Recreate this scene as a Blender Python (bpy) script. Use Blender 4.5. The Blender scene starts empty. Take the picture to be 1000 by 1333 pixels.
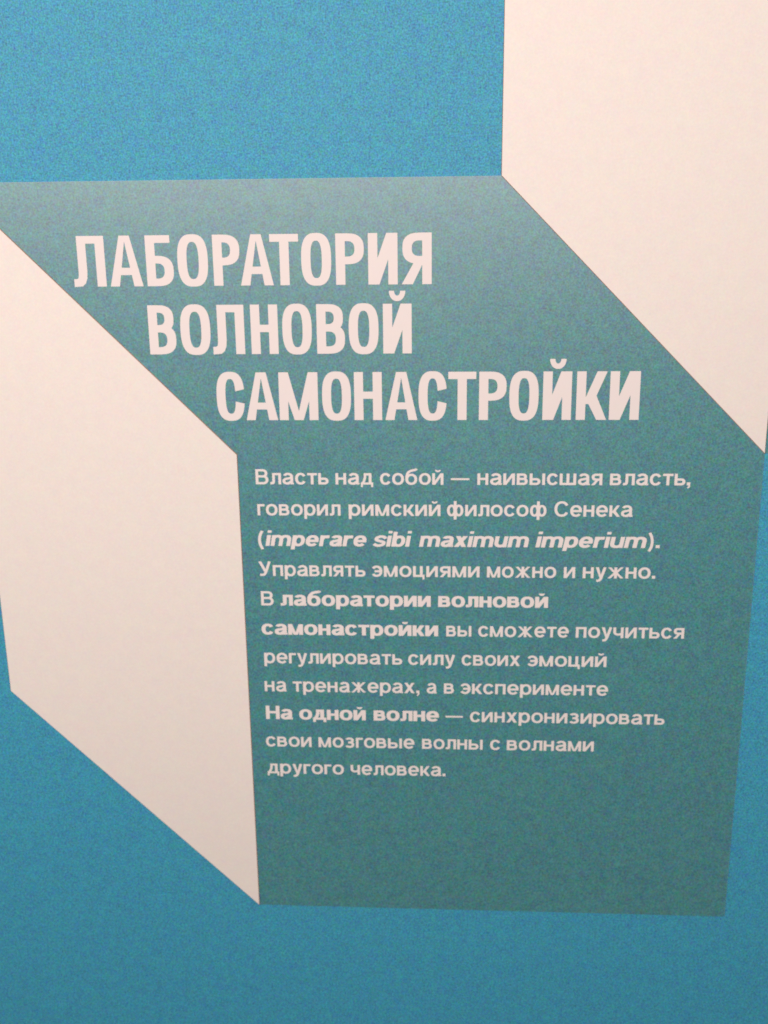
import bpy, math, random
from mathutils import Matrix, Vector

scene = bpy.context.scene
COL = scene.collection
R = math.radians

# ------------------------------------------------------------------ camera, light, exposure
cam_data = bpy.data.cameras.new('camera')
cam = bpy.data.objects.new('camera', cam_data)
COL.objects.link(cam)
PITCH, YAW, ROLL, DIST, F_PX = -0.278983733, 0.0572170648, -0.0118092342, 1.40557830, 1405.57830
base = Matrix(((1, 0, 0), (0, 0, -1), (0, 1, 0)))
rot = base @ Matrix.Rotation(YAW, 3, 'Y') @ Matrix.Rotation(PITCH, 3, 'X') @ Matrix.Rotation(ROLL, 3, 'Z')
loc = -(rot @ Vector((0, 0, -1))) * DIST
cam.matrix_world = Matrix.Translation(loc) @ rot.to_4x4()
cam_data.sensor_fit = 'VERTICAL'
cam_data.sensor_height = 24.0
cam_data.lens = 24.0 * F_PX / 1333.0
cam_data.clip_start = 0.01
cam_data.clip_end = 60
scene.camera = cam
cam_data.dof.use_dof = True            # the phone focused a little short of the wall
cam_data.dof.focus_distance = 1.10
cam_data.dof.aperture_fstop = 4.2

world = bpy.data.worlds.new('World')
scene.world = world
world.use_nodes = True
wbg = world.node_tree.nodes['Background']
wbg.inputs['Color'].default_value = (1.0, 0.93, 0.88, 1)
wbg.inputs['Strength'].default_value = 0.20

def area_lamp(name, loc, target, size, power, color):
    ld = bpy.data.lights.new(name, 'AREA')
    ld.shape = 'RECTANGLE'
    ld.size, ld.size_y = size
    ld.energy = power
    ld.color = color
    o = bpy.data.objects.new(name, ld)
    COL.objects.link(o)
    o.location = loc
    o.rotation_euler = (Vector(target) - Vector(loc)).to_track_quat('-Z', 'Y').to_euler()
    return o

# one soft ceiling lamp panel of the exhibition room, behind and above the photographer
area_lamp('ceiling_lamp', (-0.35, -2.2, 1.04), (0.0, 0.0, 0.2), (3.1, 0.8), 83, (1.0, 0.79, 0.765))

scene.view_settings.view_transform = 'Standard'
scene.view_settings.look = 'None'
scene.view_settings.exposure = 0.0
scene.view_settings.gamma = 1.0

# ------------------------------------------------------------------ materials
def material(name, color, rough, spec=0.5, grain=0.0, blotch=0.0, bump=0.0, coat=0.0, coat_rough=0.3, luma=0.0, floor=0.03):
    m = bpy.data.materials.new(name)
    m.use_nodes = True
    nt = m.node_tree
    N, L = nt.nodes, nt.links
    b = N['Principled BSDF']
    b.inputs['Roughness'].default_value = rough
    b.inputs['Specular IOR Level'].default_value = spec
    b.inputs['Coat Weight'].default_value = coat
    b.inputs['Coat IOR'].default_value = 1.6
    b.inputs['Coat Roughness'].default_value = coat_rough
    b.inputs['Base Color'].default_value = (*color, 1)
    tc = N.new('ShaderNodeTexCoord')
    if grain or blotch or luma:
        col = None
        def noise(scale, detail, off):
            mp = N.new('ShaderNodeMapping'); mp.inputs['Location'].default_value = off
            L.new(tc.outputs['Object'], mp.inputs['Vector'])
            n = N.new('ShaderNodeTexNoise'); n.inputs['Scale'].default_value = scale
            n.inputs['Detail'].default_value = detail; n.inputs['Roughness'].default_value = 0.6
            L.new(mp.outputs['Vector'], n.inputs['Vector'])
            return n
        acc = None
        # coloured fleck of the print: fine grain, wider tint drift
        for sc, dt, amp, off in ((330, 1.5, grain, (3, 1, 7)), (75, 2.0, blotch, (11, 5, 2))):
            n = noise(sc, dt, off)
            s = N.new('ShaderNodeVectorMath'); s.operation = 'SUBTRACT'
            s.inputs[1].default_value = (0.5, 0.5, 0.5)
            L.new(n.outputs['Color'], s.inputs[0])
            k = N.new('ShaderNodeVectorMath'); k.operation = 'MULTIPLY'
            k.inputs[1].default_value = tuple(amp * (w + floor) for w in color)
            L.new(s.outputs[0], k.inputs[0])
            if acc is None:
                acc = k
            else:
                a = N.new('ShaderNodeVectorMath'); a.operation = 'ADD'
                L.new(acc.outputs[0], a.inputs[0]); L.new(k.outputs[0], a.inputs[1]); acc = a
        n = noise(520, 0.5, (1, 9, 4))
        s = N.new('ShaderNodeMath'); s.operation = 'SUBTRACT'; s.inputs[1].default_value = 0.5
        L.new(n.outputs['Fac'], s.inputs[0])
        k = N.new('ShaderNodeVectorMath'); k.operation = 'MULTIPLY'; k.inputs[1].default_value = tuple(luma * (w + floor * 0.5) for w in color)
        L.new(s.outputs[0], k.inputs[0])
        a = N.new('ShaderNodeVectorMath'); a.operation = 'ADD'
        L.new(acc.outputs[0], a.inputs[0]); L.new(k.outputs[0], a.inputs[1])
        f = N.new('ShaderNodeVectorMath'); f.operation = 'ADD'; f.inputs[1].default_value = color
        L.new(a.outputs[0], f.inputs[0])
        c = N.new('ShaderNodeVectorMath'); c.operation = 'MAXIMUM'; c.inputs[1].default_value = (0.004, 0.004, 0.004)
        L.new(f.outputs[0], c.inputs[0])
        L.new(c.outputs[0], b.inputs['Base Color'])
    if bump:
        n = N.new('ShaderNodeTexNoise'); n.inputs['Scale'].default_value = 420
        n.inputs['Detail'].default_value = 3
        L.new(tc.outputs['Object'], n.inputs['Vector'])
        bp = N.new('ShaderNodeBump'); bp.inputs['Strength'].default_value = bump
        bp.inputs['Distance'].default_value = 0.0006
        L.new(n.outputs['Fac'], bp.inputs['Height'])
        L.new(bp.outputs['Normal'], b.inputs['Normal'])
    return m

M_BLUE = material('blue_wall_paint', (0.040, 0.302, 0.445), 0.60, 0.35, grain=1.0, blotch=0.35, bump=0.25, luma=1.0, floor=0.04)
M_TEAL = material('teal_printed_film', (0.040, 0.220, 0.243), 0.42, 0.6, coat=1.0, coat_rough=0.43, grain=1.0, blotch=0.42, bump=0.12, luma=0.8, floor=0.07)
M_WHITE = material('warm_white_board', (0.715, 0.72, 0.66), 0.6, 0.3, grain=0.16, blotch=0.10, bump=0.10, luma=0.03)
M_INK = material('white_lettering', (0.70, 0.70, 0.67), 0.6, 0.3, grain=0.05, blotch=0.03)

M_TEAL_EDGE = material('pale_edge_painted_highlight', (0.36, 0.50, 0.52), 0.6, 0.3)  # paler rim colour paints in the light line along the panel edge
M_WHITE_EDGE = material('tan_edge_painted_shadow', (0.46, 0.30, 0.22), 0.7, 0.3)  # tan rim colour paints in the thin brown shadow line beside the boards

# ------------------------------------------------------------------ helpers
def mesh_obj(name, verts, faces, mat, parent=None):
    me = bpy.data.meshes.new(name)
    me.from_pydata(verts, [], faces)
    me.validate()
    me.materials.append(mat)
    o = bpy.data.objects.new(name, me)
    COL.objects.link(o)
    if parent is not None:
        o.parent = parent
    return o

def slab(name, outline, depth, mat, edge, y_back=0.0, bevel=0.0005):
    """board of real thickness, outline in (x, z), front face towards -Y"""
    n = len(outline)
    area = sum(outline[i][0] * outline[(i + 1) % n][1] - outline[(i + 1) % n][0] * outline[i][1] for i in range(n))
    pts = outline if area > 0 else outline[::-1]
    # inset outline for the small rounded front edge
    ins = []
    for i in range(n):
        a, b, c = (Vector(pts[i - 1]), Vector(pts[i]), Vector(pts[(i + 1) % n]))
        d1, d2 = (b - a).normalized(), (c - b).normalized()
        n1, n2 = Vector((-d1.y, d1.x)), Vector((-d2.y, d2.x))
        m = (n1 + n2).normalized()
        ins.append(b + m * (bevel / max(0.2, m.dot(n1))))
    V = [(x, y_back, z) for x, z in pts] + [(x, y_back - depth + bevel, z) for x, z in pts] \
        + [(p.x, y_back - depth, p.y) for p in ins]
    F = [tuple(range(n - 1, -1, -1))[::-1][::-1], tuple(range(2 * n, 3 * n))]
    for i in range(n):
        j = (i + 1) % n
        F.append((i, j, n + j, n + i)); F.append((n + i, n + j, 2 * n + j, 2 * n + i))
    o = mesh_obj(name, V, F, mat)
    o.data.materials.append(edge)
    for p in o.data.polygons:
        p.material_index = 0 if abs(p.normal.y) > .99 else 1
    return o

def tag(o, label=None, cat=None, group=None, kind=None):
    for k, v in (('label', label), ('category', cat), ('group', group), ('kind', kind)):
        if v:
            o[k] = v
    return o

# ------------------------------------------------------------------ wall
wall = mesh_obj('wall', [(-2.2, 0, -1.5), (2.2, 0, -1.5), (2.2, 0, 1.9), (-2.2, 0, 1.9),
                         (-2.2, .12, -1.5), (2.2, .12, -1.5), (2.2, .12, 1.9), (-2.2, .12, 1.9)],
                [(0, 1, 2, 3), (5, 4, 7, 6), (4, 0, 3, 7), (1, 5, 6, 2), (3, 2, 6, 7), (4, 5, 1, 0)], M_BLUE)
tag(wall, kind='structure')

# ------------------------------------------------------------------ panels: a chain of folded shapes
XL, XA, XM, XR = -0.5232, -0.1887, 0.1443, 0.4797
G = 0.0001                                   # hairline gap between neighbouring boards
teal_outline = [(XL, 0.4160), (XM, 0.4163), (XR, 0.0785), (XR + 0.0006, -0.5990), (XA, -0.5975), (XA, 0.0768)]
white_left = [(XL - G, 0.4160 - G), (XA - G, 0.0768 - G), (XA - G, -0.5975), (XL - G, -0.2605)]
OX, OZ = 0.6679, 0.6770
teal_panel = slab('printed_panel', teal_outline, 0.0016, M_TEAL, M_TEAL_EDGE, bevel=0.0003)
tag(teal_panel, 'teal folded wall panel with white Russian heading and eleven lines of text', 'panel', 'teal folded panels on the blue wall')
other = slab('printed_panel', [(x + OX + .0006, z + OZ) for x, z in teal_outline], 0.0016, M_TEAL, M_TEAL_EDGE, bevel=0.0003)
tag(other, 'blank teal panel edge at far right beyond the tall white board', 'panel', 'teal folded panels on the blue wall')
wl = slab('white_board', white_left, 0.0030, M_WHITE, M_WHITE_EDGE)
tag(wl, 'cream white slanted board left of the teal text panel, lower one', 'board', 'white slanted boards on the blue wall')
white_right = [(XM + G, 0.4163 + G), (XR + G, 0.0785 + G), (XR + G, 0.7530), (XM + G, 1.0900)]
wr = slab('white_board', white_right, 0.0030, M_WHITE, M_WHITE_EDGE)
tag(wr, 'cream white slanted board at upper right, above the diagonal edge of the teal panel', 'board', 'white slanted boards on the blue wall')

# ------------------------------------------------------------------ lettering: strokes of an elliptical pen
class Pen:
    """collects strokes in units of the cap height; v, h = thickness of upright and level strokes"""
    def __init__(s, v, h, xh=0.735, n=2.35, wf=1.0):
        s.v, s.h, s.xh, s.n, s.wf = v, h, xh, n, wf
        s.strips = []
    def strip(s, A, B):
        s.strips.append((A, B))
    def rect(s, x0, x1, y0, y1):
        s.strip([(x0, y0), (x0, y1)], [(x1, y0), (x1, y1)])
    def stem(s, x, y0, y1):
        s.rect(x, x + s.v, y0, y1)
    def bar(s, x0, x1, y):                       # y = lower edge
        s.rect(x0, x1, y, y + s.h)
    def dia(s, xa, ya, xb, yb, w=None):          # slanted stroke with level ends; x = left edges
        w = s.v * 1.04 if w is None else w
        s.strip([(xa, ya), (xb, yb)], [(xa + w, ya), (xb + w, yb)])
    def ring(s, x0, x1, y0, y1, a0=0, a1=360, v=None, h=None, n=None):
        v = s.v if v is None else v
        h = s.h if h is None else h
        n = n or s.n
        cx, cy, rx, ry = (x0 + x1) / 2, (y0 + y1) / 2, (x1 - x0) / 2, (y1 - y0) / 2
        k = max(6, int(abs(a1 - a0) / 8))
        A, B = [], []
        for i in range(k + 1):
            t = R(a0 + (a1 - a0) * i / k)
            c, q = math.cos(t), math.sin(t)
            e = 2 / n
            ux, uy = math.copysign(abs(c) ** e, c), math.copysign(abs(q) ** e, q)
            A.append((cx + rx * ux, cy + ry * uy))
            B.append((cx + max(rx - v, .01) * ux, cy + max(ry - h, .01) * uy))
        s.strip(A, B)
    def dring(s, xs, x1, y0, y1, v=None, curve=1.15):    # bowl from a stem at xs to its extreme at x1 (either side)
        v = s.v if v is None else v
        sg = 1 if x1 > xs else -1
        ry = (y1 - y0) / 2
        rx = min(abs(x1 - xs) * 0.8, ry * curve)
        xc = x1 - sg * rx
        cy = (y0 + y1) / 2
        A, B = [(xs, y0)], [(xs, y0 + s.h)]
        for i in range(15):
            t = R(-90 + 180 * i / 14)
            c, q = max(0, math.cos(t)), math.sin(t)
            e = 2 / (s.n * 0.97)
            ux, uy = c ** e, math.copysign(abs(q) ** e, q)
            A.append((xc + sg * rx * ux, cy + ry * uy))
            B.append((xc + sg * max(rx - v, 0.015) * ux, cy + (ry - s.h) * uy))
        A.append((xs, y1)); B.append((xs, y1 - s.h))
        s.strip(A, B)
    def pen(s, pts, v=None, h=None, sub=6):      # free smooth stroke through points
        v = s.v if v is None else v
        h = s.h if h is None else h
        P = [Vector(p) for p in pts]
        Q = []
        if sub == 1 or len(P) == 2:
            Q = P
        else:
            E = [P[0] * 2 - P[1]] + P + [P[-1] * 2 - P[-2]]
            for i in range(1, len(E) - 2):
                for j in range(sub):
                    t = j / sub
                    a, b, c, d = E[i - 1], E[i], E[i + 1], E[i + 2]
                    Q.append(0.5 * ((2 * b) + (c - a) * t + (2 * a - 5 * b + 4 * c - d) * t * t + (3 * b - a - 3 * c + d) * t ** 3))
            Q.append(P[-1])
        A, B = [], []
        for i, p in enumerate(Q):
            d = (Q[min(i + 1, len(Q) - 1)] - Q[max(i - 1, 0)]).normalized()
            nx, ny = -d.y, d.x
            q = math.sqrt((v * nx) ** 2 + (h * ny) ** 2) * 2
            ox, oy = v * v * nx / q, h * h * ny / q
            A.append((p.x + ox, p.y + oy)); B.append((p.x - ox, p.y - oy))
        s.strip(A, B)

def breve(g, cx, y, w=0.34, d=0.14):
    g.pen([(cx - w / 2 + .03, y + d), (cx - w * .33, y + d * .35), (cx, y + .0), (cx + w * .33, y + d * .35), (cx + w / 2 - .03, y + d)], g.v * .8, g.h * .85)

def glyph(g, ch):
    """draws ch with pen g, returns its advance width without side bearings"""
    v, h, X, W = g.v, g.h, g.xh, g.wf
    o = 0.014                                    # overshoot of round forms
    def n_(w): return w * W + (v - 0.16) * 1.2
    if ch in 'оОoО':
        if ch in 'ОO': w = n_(.95); g.ring(0, w, -o, 1 + o)
        else: w = n_(.72); g.ring(0, w, -o, X + o)
    elif ch in 'сСc':
        T = 1 if ch == 'С' else X
        w = n_(.86 if ch == 'С' else .65)
        e_ = 11 if g.n > 2.5 else 30; g.ring(0, w + (.0 if g.n > 2.5 else .02), -o, T + o, e_, 360 - e_)
    elif ch in 'еe':
        w = n_(.70); g.ring(0, w, -o, X + o, 0, 322)
        g.bar(v * .6, w - .01, X * .5 - h * .55)
    elif ch == 'э':
        w = n_(.66); g.ring(-.02, w, -o, X + o, -145, 145)
        g.bar(w * .30, w - v * .6, X * .5 - h * .5)
    elif ch in 'аa':
        w = n_(.66); r = X * .62
        g.ring(.035, w - .015, X * .30, X + o, -4, 158)
        g.stem(w - .015 - v, 0.0, X * .66)
        g.pen([(w - .015 - v * .5, .1), (w + .015 - v * .42, h * .4), (w + .05 - v * .1, h * .36)], v * .8, h * .7)
        bh = X * .60
        cx1 = w - v * .6
        g.ring(0, cx1 + .06, -o, bh, 78, 300)
        g.pen([(w * .40, bh - h * .52), (w * .62, bh - h * .30), (w - v * .7, bh - h * .02)], v, h * .95)
        g.pen([(cx1 * .5 + .05, h * .5 - o), (cx1 * .72, h * .72), (w - v * .8, h * 1.35)], v * .9, h * .95)
    elif ch == 'б':
        w = n_(.72); g.ring(0, w, -o, X * .94 + o)
        g.pen([(v * .5, X * .45), (v * .52, X * .78), (v * .9 + .02, X * 1.06), (w * .50, X * 1.22), (w * .86, X * 1.30), (w * .93, X * 1.40)], v * .92, h)
    elif ch in 'вВ':
        T = 1 if ch == 'В' else X
        w = n_(.78 if ch == 'В' else .64)
        g.stem(0, 0, T); m = T * .525
        g.dring(v * .5, w - .05 * W, m - h * .5, T); g.dring(v * .5, w, 0, m + h * .5)
    elif ch == 'г':
        w = n_(.44); g.stem(0, 0, X); g.bar(v * .5, w, X - h)
    elif ch == 'д':
        w = n_(.74); b = h * .95
        g.rect(0, w, 0, b); g.rect(0, v * .72, -.17, b); g.rect(w - v * .72, w, -.17, b)
        xr = w - v * .55 - v
        g.stem(xr, b * .5, X); g.bar(w * .24, xr + v * .5, X - h)
        g.pen([(w * .24 + v * .45, X - .01), (w * .24 + v * .42, X * .6), (w * .17 + v * .3, X * .28), (v * .55, b * .6)], v * .88, h)
    elif ch == 'Л' or ch == 'л':
        T = 1 if ch == 'Л' else X
        w = n_(.86 if ch == 'Л' else .66)
        g.stem(w - v, 0, T)
        xl = .105 if T == 1 else w * .19
        g.bar(xl, w - v * .5, T - h)
        r_, b = xl + v * .96, T * .30
        g.strip([(xl, T), (xl, b), (xl - .004, b * .72), (xl - .014, h + .02), (xl * .62, h + .004), (0, h)],
                [(r_, T), (r_, b), (r_ - v * .06, b * .55), (r_ - v * .26, b * .22), (xl + v * .34, .008), (0, -.006)])
    elif ch in 'жЖ':
        w = n_(.96); c = w / 2
        g.stem(c - v / 2, 0, X)
        for sx in (-1, 1):
            q = lambda x: c + sx * x
            k = w / 2
            A = [(q(k), 0), (q(v * .35), X * .60)]; B = [(q(k - v * 1.12), 0), (q(v * .05), X * .42)]
            g.strip(A, B)
            A = [(q(k - .02), X), (q(v * .35), X * .42)]; B = [(q(k - v * 1.1 - .02), X), (q(v * .05), X * .60)]
            g.strip(A, B)
    elif ch == 'з':
        w = n_(.60); m = X * .52
        g.ring(.0, w - .03, m - h * .5, X + o, -85, 152); g.ring(-.02, w, -o, m + h * .5, -152, 85)
        g.bar(w * .34, w * .58, m - h * .5)
    elif ch in 'иИйЙ':
        T = 1 if ch in 'ИЙ' else X
        w = n_(.86 if T == 1 else .68)
        g.stem(0, 0, T); g.stem(w - v, 0, T)
        dw = v * (1.18 if T == 1 else 1.10)
        g.strip([(0, 0), (w - dw, T)], [(dw, 0), (w, T)])
        if ch == 'й': g.ring(w / 2 - .19, w / 2 + .19, X + .075, X + .375, 180, 360, v * .62, h * .75, 2.1)
        if ch == 'Й': g.ring(w / 2 - .165, w / 2 + .165, 1.05, 1.46, 180, 360, .105, .11, 2.1)
    elif ch in 'кК':
        T = 1 if ch == 'К' else X
        w = n_(.84 if T == 1 else .63)
        g.stem(0, 0, T); ww = v * 1.08
        g.dia(v * .70, T * .33, w - ww - .01, T, ww) if T == 1 else g.dia(v * .6, T * .34, w - ww - .02, T, ww)
        g.strip([(v * .98, T * .45), (w - ww, 0)], [(v * .98 + ww * .66, T * .70), (w, 0)])
    elif ch in 'мМ':
        T = 1 if ch == 'М' else X
        w = n_(1.08 if T == 1 else .82)
        g.stem(0, 0, T); g.stem(w - v, 0, T)
        g.strip([(0, T), (w / 2 - v * .50, 0)], [(v * 1.06, T), (w / 2 + v * .26, 0)])
        g.strip([(w, T), (w / 2 + v * .50, 0)], [(w - v * 1.06, T), (w / 2 - v * .26, 0)])
    elif ch in 'нН':
        T = 1 if ch == 'Н' else X
        w = n_(.80 if T == 1 else .64)
        g.stem(0, 0, T); g.stem(w - v, 0, T); g.bar(v * .5, w - v * .5, T * .52 - h * .5)
    elif ch == 'п':
        w = n_(.64); g.stem(0, 0, X); g.stem(w - v, 0, X); g.bar(v * .5, w - v * .5, X - h)
    elif ch in 'рp':
        w = n_(.70); g.stem(0, -.23, X); g.ring(v * .12, w, -o, X + o)
    elif ch == 'b':
        w = n_(.70); g.stem(0, 0, 1); g.ring(v * .12, w, -o, X + o)
    elif ch == 'Р':
        w = n_(.80); g.stem(0, 0, 1); g.dring(v * .5, w, .40, 1)
    elif ch == 'Б':
        w = n_(.80); g.stem(0, 0, 1); g.bar(v * .5, w - .08 * W, 1 - h); g.dring(v * .5, w, 0, .60)
    elif ch in 'тТ':
        T = 1 if ch == 'Т' else X
        w = n_(.82 if T == 1 else .58)
        g.stem(w / 2 - v / 2, 0, T); g.bar(0, w, T - h)
    elif ch in 'уУ':
        T = 1 if ch == 'У' else X
        w = n_(.80 if T == 1 else .64)
        if T == 1:
            g.strip([(0, 1), (w * .44, .28)], [(v * 1.15, 1), (w * .62, .36)])
            g.pen([(w - v * .55, 1), (w * .62, .36), (w * .47, .12), (w * .32, h * .5), (w * .10, h * .52)], v, h)
        else:
            g.strip([(0, X), (w * .40, .0)], [(v * 1.12, X), (w * .56, .06)])
            g.pen([(w - v * .55, X), (w * .56, .09), (w * .44, -.09), (w * .31, -.165), (w * .10, -.165)], v, h)
    elif ch == 'ф':
        w = n_(1.0); c = w / 2; g.stem(c - v / 2, -.23, 1.0)
        g.ring(0, c + v * .35, -o, X + o, n=2.1); g.ring(c - v * .35, w, -o, X + o, n=2.1)
    elif ch in 'хx':
        w = n_(.66); ww = v * 1.18
        g.dia(0, 0, w - ww - .01, X, ww); g.dia(.01, X, w - ww, 0, ww)
    elif ch == 'ц':
        w = n_(.68); g.stem(0, 0, X); g.stem(w - v * .62 - v, 0, X)
        g.bar(v * .5, w, 0); g.rect(w - v * .72, w, -.17, h)
    elif ch == 'ч':
        w = n_(.62); g.stem(w - v, 0, X); g.stem(0, X * .62, X)
        g.pen([(v * .5, X * .66), (v * .62, X * .45), (w * .40, X * .335), (w * .66, X * .36), (w - v * .5, X * .42)], v, h)
    elif ch == 'ш':
        w = n_(.92) + v * .3
        for x in (0, w / 2 - v / 2, w - v): g.stem(x, 0, X)
        g.bar(v * .5, w - v * .5, 0)
    elif ch == 'ь':
        w = n_(.62); g.stem(0, 0, X); g.dring(v * .5, w, 0, X * .60)
    elif ch == 'ы':
        w = n_(.86) + v * .3; g.stem(0, 0, X); g.dring(v * .5, w - v * 1.5 - .02, 0, X * .60); g.stem(w - v, 0, X)
    elif ch in 'яЯ':
        T = 1 if ch == 'Я' else X
        w = n_(.82 if T == 1 else .64)
        g.stem(w - v, 0, T); g.dring(w - v * .5, 0 + .015, T * (.40 if T == 1 else .38), T)
        ww = v * 1.18
        g.strip([(0, 0), (w * .42, T * .44)], [(ww, 0), (w * .42 + ww * .85, T * .44)])
    # ---- roman letters of the Latin motto
    elif ch == 'i':
        w = v; g.stem(0, 0, X); g.rect(0, v, .895, 1.06)
    elif ch == 'm':
        w = n_(1.06) + v * .3; g.stem(0, 0, X)
        c = w / 2
        for a, b in ((0.0, c + v / 2), (c - v / 2, w)):
            g.ring(a, b, X - (b - a) * .78, X + o, 0, 152); g.stem(b - v, 0, X - (b - a) * .38)
    elif ch == 'u':
        w = n_(.68); g.stem(w - v, 0, X); g.stem(0, X * .40, X); g.ring(0, w, -o, X * .85, 180, 330)
    elif ch == 'r':
        w = n_(.46); g.stem(0, 0, X)
        g.pen([(v * .5, X * .55), (v * .9, X * .82), (w * .75, X - h * .55), (w, X - h * .55)], v * .9, h * 1.15)
    elif ch == 's':
        w = n_(.62)
        g.pen([(w - .02, X * .74), (w * .74, X - h * .45), (w * .45, X - h * .40), (v * .55, X - h * .95), (v * .62, X * .60),
               (w * .5, X * .50), (w - v * .55, X * .40), (w - v * .5, X * .22), (w * .58, h * .42), (w * .28, h * .42), (.02, X * .24)], v * .95, h * .98)
    elif ch == '(':
        w = .26; g.pen([(w - .03, 1.02), (.12, .72), (.08, .40), (.12, .06), (w - .03, -.23)], v * .8, h)
    elif ch == ')':
        w = .26; g.pen([(.03, 1.02), (w - .12, .72), (w - .08, .40), (w - .12, .06), (.03, -.23)], v * .8, h)
    elif ch == '.':
        w = v * 1.15; g.rect(0, w, 0, v * 1.05)
    elif ch == ',':
        w = v * 1.15; g.rect(0, w, 0, v * 1.05); g.pen([(w - v * .3, .03), (w - v * .34, -.09), (.05, -.17)], v * .55, h * .6)
    elif ch == '—':
        w = 1.2; g.rect(0, w, .31, .31 + h * .82)
    else:
        raise ValueError(ch)
    return w

def build_glyph_mesh(name, strips, mat, parent, ysurf):
    """strips = [(A, B)] in wall coordinates; each stroke lies 0.01 mm above the last"""
    V, F = [], []
    for k, (A, B) in enumerate(strips):
        y = ysurf - 0.00001 * (k % 9)
        b0 = len(V)
        for a, b in zip(A, B):
            V.append((a[0], y, a[1])); V.append((b[0], y, b[1]))
        for i in range(len(A) - 1):
            q = (b0 + 2 * i, b0 + 2 * i + 1, b0 + 2 * i + 3, b0 + 2 * i + 2)
            ar = sum(V[q[j]][0] * V[q[(j + 1) % 4]][2] - V[q[(j + 1) % 4]][0] * V[q[j]][2] for j in range(4))
            F.append(q if ar > 0 else q[::-1])   # face the viewer
    return mesh_obj(name, V, F, mat, parent)

SURF = -0.0016 - 0.00012
# ---- heading: every letter with its measured left and right edge
CAP = 0.0612
heading = [
    (0.2907, [('Л', -.3822, -.3416), ('А', -.3366, -.2953), ('Б', -.2902, -.2562), ('О', -.2509, -.2131), ('Р', -.2067, -.1735),
              ('А', -.1733, -.1325), ('Т', -.1362, -.1008), ('О', -.0977, -.0609), ('Р', -.0554, -.0207), ('И', -.0157, .0203), ('Я', .0252, .0618)]),
    (0.2062, [('В', -.2929, -.2585), ('О', -.2526, -.2148), ('Л', -.2122, -.1719), ('Н', -.1637, -.1296), ('О', -.1241, -.0873),
              ('В', -.0811, -.0459), ('О', -.0411, -.0040), ('Й', .0016, .0371)]),
    (0.1219, [('С', -.2114, -.1759), ('А', -.1741, -.1336), ('М', -.1315, -.0819), ('О', -.0766, -.0400), ('Н', -.0359, -.0008),
              ('А', .0033, .0439), ('С', .0453, .0806), ('Т', .0827, .1176), ('Р', .1213, .1556), ('О', .1592, .1956), ('Й', .2009, .2365),
              ('К', .2426, .2806), ('И', .2837, .3208)])]
for zb, letters in heading:
    for ch, xa, xb in letters:
        wcap = (xb - xa) / CAP
        wf = 0.62
        for _ in range(12):                      # find the letter width that keeps the stems constant
            g = Pen(0.188, 0.150, n=2.7, wf=wf)
            if ch == 'А':
                w, v, h = wcap, .188, .145
                c = w / 2
                g.strip([(0, 0), (c - .105, 1)], [(v, 0), (c + .020, 1)])
                g.strip([(w, 0), (c + .105, 1)], [(w - v, 0), (c - .020, 1)])
                g.rect(v * .75, w - v * .75, .225, .225 + h)
                break
            glyph(g, ch)
            xs = [p[0] for A, B in g.strips for p in A + B]
            wf *= wcap / (max(xs) - min(xs))
        # measure strokes so the letter exactly spans its place
        xs = [p[0] for A, B in g.strips for p in A + B]
        x0, x1 = min(xs), max(xs)
        k = (xb - xa) / (x1 - x0)
        st = [([(xa + (x - x0) * k, zb + y * CAP) for x, y in A], [(xa + (x - x0) * k, zb + y * CAP) for x, y in B]) for A, B in g.strips]
        build_glyph_mesh('heading_letter', st, M_INK, teal_panel, SURF)

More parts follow.
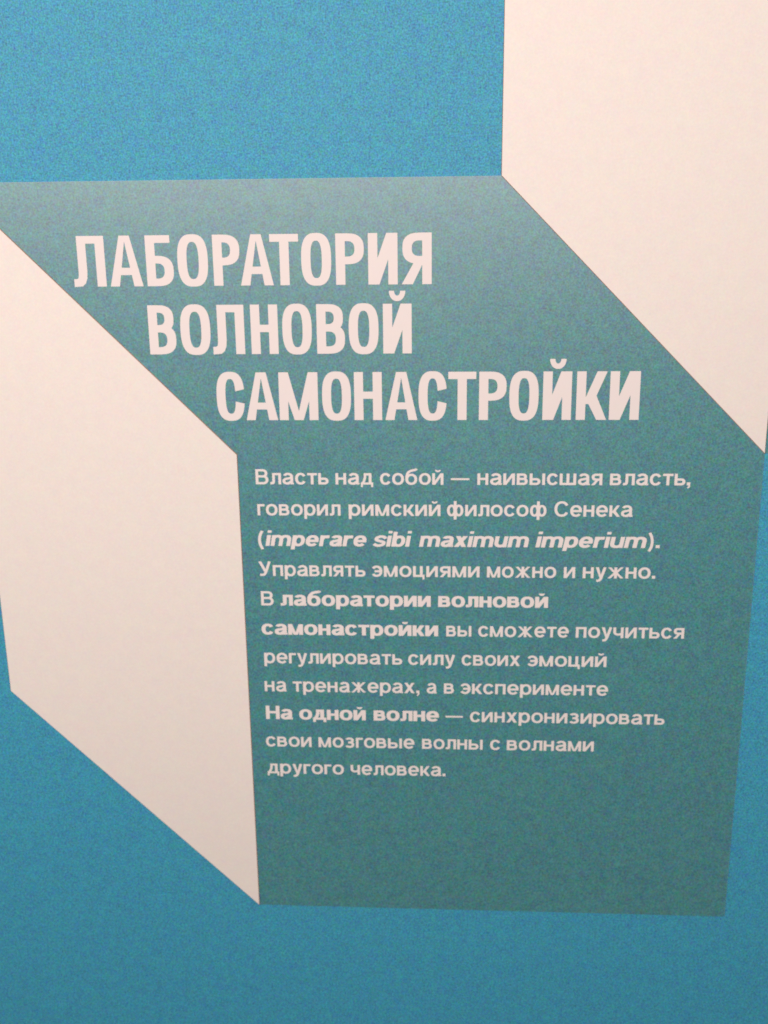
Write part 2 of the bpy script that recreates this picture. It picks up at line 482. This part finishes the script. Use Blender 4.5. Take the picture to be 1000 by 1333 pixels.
# ---- body text: word, left edge, right edge, weight
REG, BLD, ITA = 'r', 'b', 'i'
body = [
    [("Власть", -.1662, -.0712), ("над", -.0622, -.0135), ("собой", -.0045, .0771), ("—", .0866, .1103), ("наивысшая", .1205, .2794), ("власть,", .2890, .3902)],
    [("говорил", -.1657, -.0566), ("римский", -.0460, .0734), ("философ", .0818, .2099), ("Сенека", .2200, .3199)],
    [("(", -.1666, -.1590), ("imperare", -.1571, -.0232, ITA), ("sibi", -.0156, .0365, ITA), ("maximum", .0455, .1885, ITA), ("imperium", .1969, .3398, ITA), (").", .3415, .3568)],
    [("Управлять", -.1678, -.0254), ("эмоциями", -.0168, .1250), ("можно", .1347, .2250), ("и", .2349, .2496), ("нужно.", .2595, .3533)],
    [("В", -.1662, -.1494), ("лаборатории", -.1400, .0609, BLD), ("волновой", .0707, .2157, BLD)],
    [("самонастройки", -.1674, .0708, BLD), ("вы", .0816, .1151), ("сможете", .1243, .2444), ("поучиться", .2536, .3957)],
    [("регулировать", -.1656, .0224), ("силу", .0305, .0937), ("своих", .1026, .1808), ("эмоций", .1907, .2959)],
    [("на", -.1667, -.1365), ("тренажерах,", -.1278, .0455), ("а", .0555, .0691), ("в", .0788, .0924), ("эксперименте", .1014, .2999)],
    [("На", -.1667, -.1294, BLD), ("одной", -.1204, -.0283, BLD), ("волне", -.0175, .0723, BLD), ("—", .0811, .1049), ("синхронизировать", .1147, .3776)],
    [("свои", -.1684, -.1046), ("мозговые", -.0949, .0385), ("волны", .0490, .1325), ("с", .1427, .1563), ("волнами", .1657, .2843)],
    [("другого", -.1679, -.0603), ("человека.", -.0509, .0815)],
]
BCAP = 0.0202
tight = {'к': .55, 'т': .7, 'г': .7, 'у': .6, 'л': .75, 'д': .8, ',': .8, '.': .8}
for li, words in enumerate(body):
    zb = 0.0373 - 0.04195 * li
    for wd in words:
        text, xa, xb = wd[:3]
        style = wd[3] if len(wd) > 3 else REG
        strips, x = [], 0.0
        for ch in text:
            g = Pen(.187, .147, xh=.75, n=2.15, wf=1.06) if style == REG else Pen(.262, .172, xh=(.735 if style == ITA else .76), n=2.25, wf=1.05)
            w = glyph(g, ch)
            sh = .19 if style == ITA else 0
            strips += [([(x + px + py * sh, py) for px, py in A], [(x + px + py * sh, py) for px, py in B]) for A, B in g.strips]
            gap = .118 if style == REG else .072
            rnd = .8 if ch in 'осОСэеpрbдь' else 1.0
            x += w + gap * rnd * tight.get(ch, 1)
        xs = [p[0] for A, B in strips for p in A + B]
        x0, x1 = min(xs), max(xs)
        k = (xb - xa) / (x1 - x0)
        st = [([(xa + (px - x0) * k, zb + py * BCAP) for px, py in A], [(xa + (px - x0) * k, zb + py * BCAP) for px, py in B]) for A, B in strips]
        part = build_glyph_mesh('printed_dash' if text == '—' else 'printed_word', st, M_INK, teal_panel, SURF)
        if style == BLD:
            part['label'] = 'bold word ' + text
        elif style == ITA:
            part['label'] = 'heavy italic Latin word ' + text
